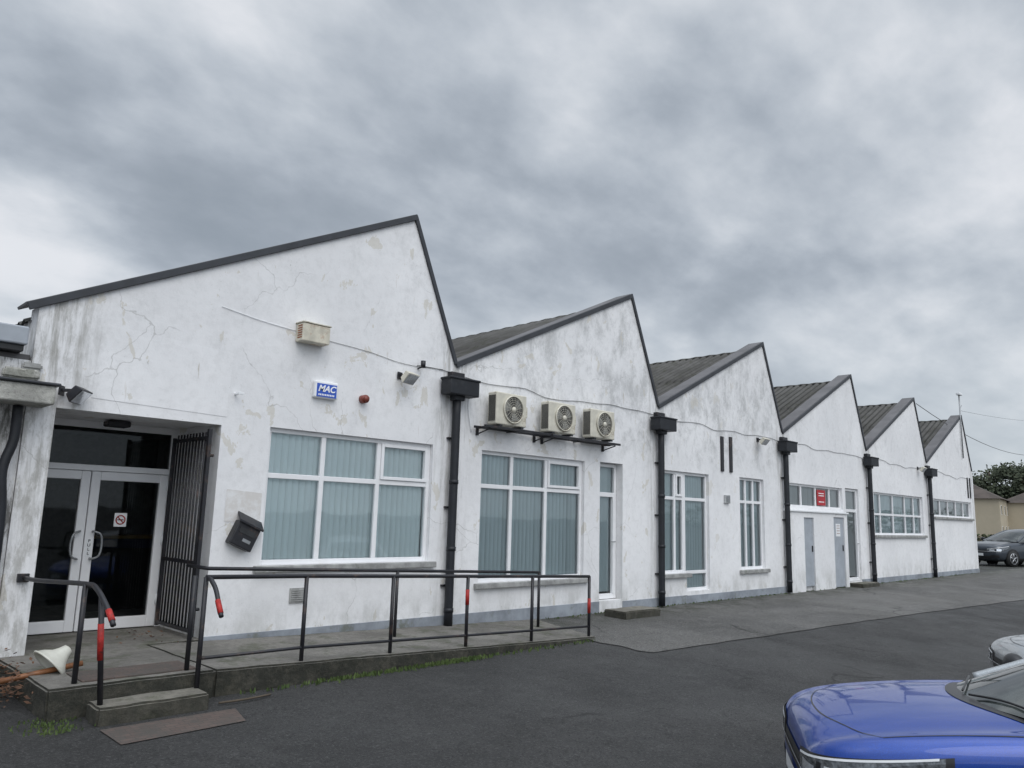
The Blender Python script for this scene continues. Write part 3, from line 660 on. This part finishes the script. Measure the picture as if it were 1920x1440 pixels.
fl=empty("floodlight")
bm=bmesh.new(); bm_box(bm,-.13,.13,-.05,.05,-.09,.09)
for v_ in bm.verts:
    if v_.co.y>0: v_.co.x*=.75; v_.co.z*=.7
me=bpy.data.meshes.new("lamp_housing"); bm.to_mesh(me); bm.free()
hs=link("lamp_housing",me,CREAM,fl); md=hs.modifiers.new("b",'BEVEL'); md.width=.01; md.segments=2
hs.location=(0,-.17,-.02); hs.rotation_euler=(math.radians(42),0,0)
boxes("lamp_lens",[(-.115,.115,-.056,-.051,-.075,.075)],LAMPG,None,.002).parent=hs
boxes("lamp_bracket",[(-.02,.02,-.12,0,.0,.03),(-.05,.05,-.02,0,-.04,.06)],BLACK,fl,.004)
FL=[((6.42,D-.002,3.50),.3),((16.77,D-.002,3.52),0),((27.7,D-.002,3.55),0)]
for i,(l,rz_) in enumerate(FL):
    if i==0: fl.location=l; fl.rotation_euler=(0,0,rz_); a=fl
    else: a=copy_thing(fl,l,rz_)
    top(a,"small tilted floodlight fixed high on the white wall","floodlight","floodlights on the wall")
a=copy_thing(fl,(2.22,8.66,2.72),.9); top(a,"small dark floodlight fixed beside the concrete canopy","floodlight","floodlights on the wall")
for c_ in a.children:
    if c_.name.startswith("lamp_housing"):
        me=c_.data.copy(); me.materials.clear(); me.materials.append(BLACK); c_.data=me
sn=tube("motion_sensor",[(6.74,D-.12,3.66),(6.74,D-.12,3.76)],.035,BLACK,None,12); cyl("sensor_arm",(6.74,D,3.66),(6.74,D-.12,3.68),.012,BLACK,sn,8); top(sn,"small black motion sensor on the white wall","sensor")
vb=boxes("vent_box",[(4.78,5.17,D-.18,D,3.70,3.93)],RUSTY,None,.012); boxes("box_lid",[(4.77,5.18,D-.19,D,3.932,3.95)],CREAM,vb,.005)
boxes("box_slot",[(4.775,4.781,D-.16,D-.06,3.74+q*.03,3.752+q*.03) for q in range(6)],simple("rust",(.30,.09,.03),.8),vb,0)
top(vb,"rusting cream metal box fixed high on the wall","wall box")
al=boxes("alarm_box",[(5.07,5.41,D-.07,D,3.03,3.25)],WHT,None,.02,3)
boxes("sign_panel",[(5.095,5.385,D-.0735,D-.0705,3.045,3.215)],BLUE,al,0)
text("lettering","MAC",.115,(5.235,D-.076,3.15),(math.pi/2,0,0),TEXTW,al,.001,.3,bold=.003)
boxes("printed_line",[(5.12+k*.024,5.135+k*.024,D-.0765,D-.074,3.062,3.084) for k in range(10)],TEXTW,al,0)
top(al,"white and blue burglar alarm box lettered MAC on wall","alarm box")
rb=cyl("bell_sounder",(5.83,D,3.10),(5.83,D-.09,3.10),.055,MAROON); cyl("sounder_cap",(5.83,D-.09,3.10),(5.83,D-.115,3.10),.04,MAROON,rb); top(rb,"small round red alarm sounder on the white wall","alarm sounder")
mb=empty("post_box",(4.29,D,1.33))
boxes("box_body",[(-.17,.17,-.14,-.005,-.19,.12)],BLACK,mb,.012)
vs=[(-.19,-.17,.10),(.19,-.17,.10),(.19,-.0,.21),(-.19,0,.21),(-.19,-.17,.125),(.19,-.17,.125),(.19,0,.235),(-.19,0,.235)]
mesh("box_lid",vs,[(0,3,2,1),(4,5,6,7),(0,1,5,4),(1,2,6,5),(2,3,7,6),(3,0,4,7)],BLACK,mb)
boxes("newspaper_slot",[(-.12,.12,-.146,-.141,-.02,.05)],DARK,mb,0); boxes("name_plate",[(-.02,.10,-.146,-.141,-.11,-.07)],GALV,mb,0)
for c_ in mb.children: c_.matrix_parent_inverse=Matrix.Identity(4)
mb.rotation_euler=(0,math.radians(24),0); mb.scale=(.86,.9,.9); top(mb,"black metal post box hanging crooked on the wall","post box")
o=boxes("wall_vent",[(4.96,5.18,D-.015,D,.50,.68)]+[(4.98,5.16,D-.022,D-.014,.52+q*.025,.532+q*.025) for q in range(6)],SILL,None,.002); top(o,"small square ventilation grille low in the wall","vent")
o=boxes("meter_box",[(15.20,15.40,D-.05,D,2.02,2.20)],simple("grey_plastic",(.45,.46,.46),.5),None,.008); boxes("box_lid",[(15.22,15.38,D-.056,D-.051,2.04,2.18)],GALV,o,.002); top(o,"small grey plastic junction box on the white wall","junction box")
o=boxes("wall_bracket",[(4.05,4.12,D-.1,D-.08,2.93,2.96),(4.05,4.07,D-.08,D,2.93,2.95)],WHT,None,.003); top(o,"small white hook bracket on the wall","bracket")
po=tube("camera_pole",[(32.75,D-.05,4.25),(32.75,D-.05,6.65)],.025,GALV,None,8); boxes("camera_head",[(32.62,32.95,D-.12,D+.02,6.66,6.76)],WHT,po,.02)
tube("pole_arm",[(32.75,D-.05,6.1),(33.0,D-.05,6.3)],.012,GALV,po,6); top(po,"thin steel pole with small camera above the end gable","camera pole")

# ------------------------------------------------------------------ low neighbour
nb=empty("flat_roofed_annexe",(0,9,0)); top(nb,"low mould-stained white flat-roofed annexe beside the porch","building")
boxes("wall",[(-6,1.945,D+.02,D+.3,0,3.0)],WALLM,nb,0)
boxes("canopy",[(-6,2.10,8.32,D+.018,2.54,2.72)],CANC,nb,.02,3)
boxes("canopy_edge",[(-6,2.13,8.29,D-.002,2.722,2.75)],TRIM,nb,.01)
boxes("roof",[(-6,1.94,D+.05,20,3.0,3.06)],COPE,nb,.01)
boxes("gutter_box",[(-6,1.86,8.55,D+.04,3.12,3.30)],GREYD,nb,.015); boxes("gutter_lining",[(-6,1.84,8.60,D+.1,3.06,3.118)],PBLACK,nb,.004)
c_=boxes("coping_stone",[(1.70,2.02,D-.08,D-.004,2.80,2.90)],CANC,nb,.02); roughen(c_,.006,.03,9)
c_=boxes("coping_stone",[(1.86,2.04,D-.05,D-.004,2.905,2.97)],SILL,nb,.02); roughen(c_,.006,.03,9)
tube("downpipe",smoothpath([(1.86,8.60,2.53),(1.86,8.60,2.2),(1.80,8.6,1.9),(1.84,8.6,1.4),(1.84,8.6,0)],5),.045,PIPE,nb,10)

# ------------------------------------------------------------------ debris at the corner
sk=empty("fallen_basin",(2.42,7.66,PF))
prof=[(.02,0),(.05,.01),(.07,.06),(.10,.11),(.16,.16),(.20,.21),(.215,.215),(.21,.23),(.19,.225),(.15,.18),(.09,.13),(.05,.08),(.0,.07)]
vs=[];fs=[];ns=32
for r_,z_ in prof:
    for k in range(ns):
        chip=1-.10*max(0,math.sin(k*2*math.pi/ns*1.5+1))**3*(r_/.2)
        vs.append((r_*.82*chip*math.cos(2*math.pi*k/ns),r_*.62*chip*math.sin(2*math.pi*k/ns),z_*.9))
for j in range(len(prof)-1):
    for k in range(ns): fs.append((j*ns+k,j*ns+(k+1)%ns,(j+1)*ns+(k+1)%ns,(j+1)*ns+k))
bw=mesh("bowl",vs,fs,simple("dirty_white_ceramic",(.58,.57,.50),.4,var=.1,scale=10,dirt=(.33,.31,.24)),sk,True)
bw.matrix_parent_inverse=Matrix.Identity(4); bw.rotation_euler=(math.radians(150),math.radians(42),math.radians(-30)); bw.location=(-.12,.05,.19)
h=tube("wooden_leg",[(-.02,-.02,.06),(-.72,.02,-.04)],.024,WOOD,sk,8); h.matrix_parent_inverse=Matrix.Identity(4)
top(sk,"dirty white bowl with wooden leg lying on the platform","discarded bowl")
def scatter(name,n_,fn,mat,size,kind="stuff",tall=0):
    vs=[];fs=[]
    for _ in range(n_):
        c=Vector(fn()); s=size*random.uniform(.5,1.4); a=random.uniform(0,6.28); t=random.uniform(-.9,.9)
        u_=Vector((math.cos(a),math.sin(a),t*.6)).normalized()*s
        v_=(Vector((random.uniform(-.4,.4),random.uniform(-.4,.4),1)).normalized()*s*tall) if tall else u_.cross(Vector((random.uniform(-1,1),random.uniform(-1,1),1))).normalized()*s*.7
        k=len(vs); vs+=[c-u_*.3,c+u_*.3,c+v_*.6+u_*.35,c+v_] if tall else [c-u_,c-v_*.6,c+u_,c+v_*.6]; fs.append((k,k+1,k+2,k+3))
    o=mesh(name,vs,fs,mat); o["kind"]=kind; return o
scatter("fallen_leaves",420,lambda:(random.gauss(1.80,.12),random.gauss(7.85,.30),abs(random.gauss(0,.13))+.01),BROWN,.026)
scatter("fallen_leaves",45,lambda:(random.gauss(3.5,.18),random.gauss(9.2,.3),PF+.01),BROWN,.022)
def wfn():
    x_=random.choice([random.gauss(5.2,.6),random.uniform(3.6,8.8),random.gauss(6.3,.25)]); return (x_,6.99+(x_-3.3)*.018-abs(random.gauss(0,.05)),gz(7)+.0)
scatter("grass_weeds",1100,wfn,GREEN,.028,tall=1.3)
scatter("grass_weeds",700,lambda:(random.uniform(9.5,33),D-.03-abs(random.gauss(0,.06)),.005),GREEN,.03,tall=1.0)
scatter("grass_weeds",300,lambda:(random.gauss(1.98,.10),random.uniform(6.6,7.1),gz(6.9)),GREEN,.022,tall=1.0)
tw=tube("twig",smoothpath([(3.25,6.75,-.05),(3.5,6.72,-.045),(3.75,6.78,-.05)],4),.010,BARK,None,5); top(tw,"thin bare broken twig lying on the asphalt","twig")

# ------------------------------------------------------------------ cars
def cat(pts,k): return smoothpath(pts,k)
def make_car(paintm,roofm,label,group,loc,rotz,hz=1.0):
    root=empty("parked_car")
    st=[(2.13,.58,.38,.66,.70),(2.10,.72,.28,.74,.785),(2.02,.81,.23,.80,.855),(1.86,.870,.21,.85,.91),(1.5,.898,.21,.90,.965),(1.15,.90,.21,.935,.995),(.85,.90,.21,.955,1.01),(.3,.90,.21,.97,1.0),(-.6,.90,.21,.99,1.0),(-1.4,.89,.22,1.01,1.02),(-1.85,.86,.26,1.0,1.02),(-2.05,.78,.30,.93,.97),(-2.12,.62,.36,.86,.89)]
    rings=[]; vs=[]
    for x_,w_,zb,zt,zc_ in st:
        half=[(0,zb),(.55*w_,zb),(.9*w_,zb+.02),(w_*.98,zb+.13),(w_,(zb+zt)*.5),(w_*.985,zt-.16),(w_*.955,zt-.045),(w_*.865,zt+.020),(w_*.74,zt+.45*(zc_-zt)-.026),(w_*.60,zt+.5*(zc_-zt)+.006),(w_*.35,zc_-.006),(0,zc_)]
        ring=half+[(-a,b_) for a,b_ in half[-2:0:-1]]
        rings.append(len(vs)); vs+=[(x_,a,b_) for a,b_ in ring]
    n_=22; fs=[]
    for i in range(len(st)-1):
        for k in range(n_): fs.append((rings[i]+k,rings[i]+(k+1)%n_,rings[i+1]+(k+1)%n_,rings[i+1]+k))
    fs.append(tuple(range(n_))); fs.append(tuple(rings[-1]+k for k in range(n_))[::-1])
    body=mesh("body",vs,fs,paintm,root,True)
    bm=bmesh.new(); bm.from_mesh(body.data); bmesh.ops.recalc_face_normals(bm,faces=bm.faces); bm.to_mesh(body.data); bm.free()
    for p in body.data.polygons: p.use_smooth=True
    md=body.modifiers.new("s",'SUBSURF'); md.levels=2; md.render_levels=2
    bpy.context.view_layer.update(); dg=bpy.context.evaluated_depsgraph_get()
    bvh=BVHTree.FromObject(body,dg)
    def patch(name,nu,nv,fo,mat,off=.006,par=body):
        vs=[];fs=[]
        for i in range(nu+1):
            for j in range(nv+1):
                o_,d_=fo(i/nu,j/nv); h,nr,ix,ds=bvh.ray_cast(Vector(o_),Vector(d_).normalized())
                if h is None: h=Vector(o_)+Vector(d_).normalized()*2.0
                vs.append(h-Vector(d_).normalized()*off)
        for i in range(nu):
            for j in range(nv): fs.append((i*(nv+1)+j,(i+1)*(nv+1)+j,(i+1)*(nv+1)+j+1,i*(nv+1)+j+1))
        return mesh(name,vs,fs,mat,par,True)
    for sg in (1,-1):
        def hl(lo,hi,a0=12,a1=70,sg=sg):
            def f(s,t):
                a=math.radians(a0+(a1-a0)*s); d=(math.cos(a),sg*math.sin(a)); z_=lo(s)+(hi(s)-lo(s))*t
                return (1.15+3*d[0],sg*.15+3*d[1],z_),(-d[0],-d[1],0)
            return f
        hi_=lambda s:.700+.145*s-.015*s*s
        lo_=lambda s:.575+.01*s+.27*max(0,s-.35)**1.25
        hd=patch("headlight",22,8,hl(lo_,hi_),PBLACK,.006)
        patch("lamp_cover",20,6,hl(lambda s:lo_(s)+.010,lambda s:hi_(s)-.008,14,67),LAMPD,.010,hd)
        patch("lamp_lens",5,4,hl(lambda s:.615,lambda s:.68,20,30),LAMPG,.014,hd)
        patch("lamp_lens",5,4,hl(lambda s:.625,lambda s:.70,34,43),LAMPG,.014,hd)
        patch("lamp_divider",1,4,hl(lambda s:.605,lambda s:.71,31,32.5),PBLACK,.015,hd)
        patch("light_strip",14,1,hl(lambda s:hi_(s)-.020,lambda s:hi_(s)-.008,15,65),WHT,.015,hd)
        patch("light_strip",10,1,hl(lambda s:.590+.012*s,lambda s:.602+.014*s,16,42),WHT,.015,hd)
        patch("fog_light",6,4,hl(lambda s:.36,lambda s:.46,22,38),PBLACK,.006)
        for wx in (1.32,-1.28):
            def wa(s,t,wx=wx,sg=sg):
                a=2*math.pi*s; return (wx+.375*t*math.cos(a),sg*2,.335+.375*t*math.sin(a)),(0,-sg,0)
            patch("wheel_arch",28,4,wa,PBLACK,.005)
            wh=tube("wheel",[(wx,sg*.70,.33),(wx,sg*.90,.33)],.315,TYRE,root,36)
            tube("rim",[(wx,sg*.80,.33),(wx,sg*.905,.33)],.205,PBLACK,wh,28)
            tube("spoke",[[(wx,sg*.91,.33),(wx+.2*math.cos(a),sg*.912,.33+.2*math.sin(a))] for a in [2*math.pi*k/5+.3 for k in range(5)]],.022,RIM,wh,6)
            tm=tube_mesh([[(wx+.205*math.cos(2*math.pi*k/28),sg*.91,.33+.205*math.sin(2*math.pi*k/28)) for k in range(28)]],.013,6,True); link("rim_edge",tm,RIM,wh,True)
        patch("side_cladding",20,3,lambda s,t,sg=sg:((1.7-3.4*s,sg*2,.24+.10*t),(0,-sg,0)),PBLACK,.004)
        for xs_ in (.62,-.25,-1.05):
            patch("door_seam",1,10,lambda s,t,sg=sg,xs_=xs_:((xs_+.008*s,sg*2,.36+.56*t),(0,-sg,0)),PBLACK,.002)
    patch("grille",12,5,lambda s,t:((4,-.42+.84*s,.54+.12*t),(-1,0,0)),PBLACK,.006)
    patch("grille_bar",12,1,lambda s,t:((4,-.42+.84*s,.59+.012*t),(-1,0,0)),LAMPG,.012)
    patch("lower_grille",12,4,lambda s,t:((4,-.55+1.1*s,.31+.12*t),(-1,0,0)),PBLACK,.006)
    patch("number_plate",4,2,lambda s,t:((4,-.25+.5*s,.42+.10*t),(-1,0,0)),WHT,.02)
    patch("bonnet_seam",24,1,lambda s,t:((1.985-.25*abs(2*s-1)**2.4+.008*t,-.74+1.48*s,3),(0,0,-1)),PBLACK,.002)
    for sg in (1,-1):
        patch("bonnet_seam",20,1,lambda s,t,sg=sg:((1.735-.86*s,sg*(.74+.045*s+.009*t),3),(0,0,-1)),PBLACK,.002)
    cl=cat([(1.10,0,.995),(.80,0,1.115),(.42,0,1.27),(.05,0,1.40),(-.45,0,1.495),(-1.05,0,1.50),(-1.62,0,1.42),(-1.86,0,1.20),(-2.0,0,1.01)],6)
    ed=cat([(.80,.74,.985),(.56,.70,1.08),(.22,.63,1.225),(-.10,.58,1.345),(-.48,.57,1.43),(-1.05,.56,1.435),(-1.55,.54,1.36),(-1.78,.60,1.17),(-1.90,.66,1.01)],6)
    bt=cat([(.80,.80,.955),(.60,.815,.965),(.28,.82,.975),(-.02,.825,.98),(-.42,.825,.985),(-1.05,.82,.99),(-1.5,.80,1.0),(-1.72,.74,1.0),(-1.86,.70,1.0)],6)
    grid=[]
    for a,b_,c_ in zip(cl,ed,bt):
        row=[]
        for v_ in (0,.3,.55,.78,.92,1.0):
            q=a.lerp(b_,v_); q.z=a.z+(b_.z-a.z)*v_**2.4; q.x=a.x+(b_.x-a.x)*v_**2; row.append(q)
        for v_ in (.33,.66,1.0): row.append(b_.lerp(c_,v_)+Vector((0,.02*math.sin(v_*math.pi),0)))
        grid.append(row)
    nu=len(grid)
    def part(name,cond,mat):
        vs=[];fs=[];ix={}
        def gv(i,j,s):
            key=(i,j,s if j else 1)
            if key not in ix: q=grid[i][j]; ix[key]=len(vs); vs.append((q.x,q.y*s,q.z))
            return ix[key]
        for i in range(nu-1):
            for j in range(8):
                if cond(i,j):
                    for s in (1,-1):
                        f=(gv(i,j,s),gv(i+1,j,s),gv(i+1,j+1,s),gv(i,j+1,s)); fs.append(f if s>0 else f[::-1])
        return mesh(name,vs,fs,mat,root,True)
    part("windscreen",lambda i,j:i<17 and j<5,CGLASS)
    part("roof",lambda i,j:17<=i<37 and j<5,roofm)
    part("rear_window",lambda i,j:i>=37 and j<5,CGLASS)
    part("side_window",lambda i,j:j>=5 and i<40,CGLASS); part("rear_quarter",lambda i,j:j>=5 and i>=40,paintm)
    for s in (1,-1):
        e2=[Vector((q.x,q.y*s,q.z)) for q in ed]
        tube("roof_pillar",[e2[:40]],.034,roofm,root,8)
        for ii in (26,34): tube("door_pillar",[[Vector((ed[ii].x,ed[ii].y*s,ed[ii].z)),Vector((bt[ii].x,bt[ii].y*s+.012*s,bt[ii].z))]],.028,PBLACK,root,6)
        tube("window_trim",[[Vector((q.x,q.y*s+.01*s,q.z)) for q in bt[:44]]],.014,PBLACK,root,6)
        bm=bmesh.new(); bmesh.ops.create_icosphere(bm,subdivisions=3,radius=1); 
        for v_ in bm.verts: v_.co=Vector((v_.co.x*.07,v_.co.y*.115,v_.co.z*.075))+Vector((.45,s*.99,1.06))
        me=bpy.data.meshes.new("wing_mirror"); bm.to_mesh(me); bm.free(); mi=link("wing_mirror",me,PBLACK,root,True)
        tube("mirror_stalk",[(.45,s*.82,.98),(.45,s*.93,1.02)],.022,PBLACK,mi,6)
        tube("wiper",[smoothpath([(1.09,s*.06+.03,1.018),(.98,s*.3,1.035),(.90,s*.52,1.03)],4)],.007,PBLACK,root,5)
    patch("cowl",20,2,lambda s,t:((1.17-.34*abs(2*s-1)**2-.09*t,-.74+1.48*s,3),(0,0,-1)),PBLACK,.004)
    root.location=loc; root.rotation_euler=(0,0,rotz); root.scale=(hz,hz,hz)
    top(root,label,"car",group); return root
G_="cars parked in the car park"
make_car(PBLUE,PSILV,"shiny blue hatchback with silver roof parked on the tarmac",G_,(6.58,.70,-.52),math.radians(122),1.05)
make_car(PSILV,PSILV,"silver car parked beside the blue hatchback",G_,(11.38,.60,-.50),math.radians(117))
make_car(PGREY,PGREY,"grey-green car parked close beside the blue hatchback",G_,(2.47,.31,-.47),math.radians(117))
make_car(PDARK,PDARK,"dark slate car parked past the end of the building",G_,(43.0,9.5,-.02),math.radians(157),1.14)

# ------------------------------------------------------------------ background houses, hedge, trees, wires
def house(x_,y_,w_,d_,ze,zr,rot):
    h=empty("house",(x_,y_,0)); h.rotation_euler=(0,0,rot)
    parts=[]
    parts.append(boxes("wall",[(-w_/2,w_/2,-d_/2,d_/2,0,ze)],HOUSEW,None,0))
    o_=.35; a,b_=w_/2+o_,d_/2+o_; rr=w_/2-d_/2
    if rr<0: rr=.5
    vs=[(-a,-b_,ze),(a,-b_,ze),(a,b_,ze),(-a,b_,ze),(-rr,0,zr),(rr,0,zr)]
    parts.append(mesh("roof",vs,[(0,1,5,4),(1,2,5),(2,3,4,5),(3,0,4),(3,2,1,0)],TILE))
    parts.append(boxes("chimney",[(-rr-.3,-rr+.4,-.3,.3,zr-.6,zr+.9)],HOUSEW,None,.02))
    for zz in (1.0,3.4):
        for q in (-.55,.05,.55):
            parts.append(boxes("window",[(q*w_*.6-.5,q*w_*.6+.5,-d_/2-.03,-d_/2+.02,zz,zz+1.1)],UPVC,None,.01)); wn=parts[-1]
            boxes("window_pane",[(q*w_*.6-.44,q*w_*.6+.44,-d_/2-.04,-d_/2-.031,zz+.06,zz+1.04)],CGLASS,wn,0)
        parts.append(boxes("window",[(-w_/2-.03,-w_/2+.02,.6,1.4,zz,zz+1.1)],UPVC,None,.01)); wn=parts[-1]
        boxes("window_pane",[(-w_/2-.04,-w_/2-.031,.66,1.34,zz+.06,zz+1.04)],CGLASS,wn,0)
    for p in parts: p.parent=h
    top(h,"cream rendered two-storey house with brown hipped roof","house","houses beyond the car park"); return h
house(108,28.6,11,8,5.2,7.6,math.radians(8))
house(118,22.5,11,8,5.0,7.2,math.radians(8))
def tree(x_,y_,h_,r_,n_=1500,label="dark windswept pine tree behind the houses"):
    t=empty("pine_tree",(x_,y_,0))
    limbs=[[(x_,y_,0),(x_+.2,y_,h_*.5),(x_+.1,y_,h_*.9)]]; cl=[]
    for k in range(11):
        a=random.uniform(0,6.28); zz=h_*random.uniform(.5,.95); rr=r_*random.uniform(.3,1)*(1.15-abs(zz/h_-.7))
        c=Vector((x_+rr*math.cos(a),y_+rr*math.sin(a),zz)); cl.append(c); limbs.append([(x_+.1,y_,zz-.8),tuple(c)])
    tube("trunk",limbs,.12,BARK,t,5)
    vs=[];fs=[]
    for _ in range(n_):
        c=random.choice(cl); q=c+Vector((random.gauss(0,.30*r_),random.gauss(0,.30*r_),random.gauss(0,.15*r_)))
        s=random.uniform(.12,.34); u_=Vector((random.gauss(0,1),random.gauss(0,1),random.gauss(0,.6))).normalized()*s; v_=u_.orthogonal().normalized()*s*.8; k=len(vs)
        vs+=[q-u_,q-v_,q+u_,q+v_]; fs.append((k,k+1,k+2,k+3))
    mesh("crown",vs,fs,PINE,t); top(t,label,"tree","pine trees behind the houses")
for x_,y_,h_,r_ in ((140,33.5,12.0,3.5),(143,31,13.2,3.6),(139,29,11.2,3.2),(150,27.5,12.5,3.4),(152,36,9.6,2.6)): tree(x_,y_,h_,r_,1800)
def hf(): 
    t=random.random(); return (70+t*2+random.uniform(-.4,.4),10+t*16,random.uniform(0,1.25))
scatter("hedge",5000,hf,HEDGE,.16)
scatter("distant_treeline",5000,lambda:(random.uniform(185,195),random.uniform(-120,120),random.uniform(0,5+1.5*math.sin(random.random()*9))),HEDGE,.9)
def wire(a,b_,sag):
    a=Vector(a);b_=Vector(b_); return [tuple(a.lerp(b_,t/16)-Vector((0,0,sag*4*(t/16)*(1-t/16)))) for t in range(17)]
o=tube("overhead_wire",[wire((27.9,D-.02,5.75),(60,10.5,6.8),.9)],.012,CABLE,None,5); top(o,"black overhead cable running off the gable","wire")
o=tube("overhead_wire",[wire((33.0,D,6.1),(70,12,9.9),.2)],.006,CABLE,None,5); top(o,"thin overhead cable running off the end gable","wire")
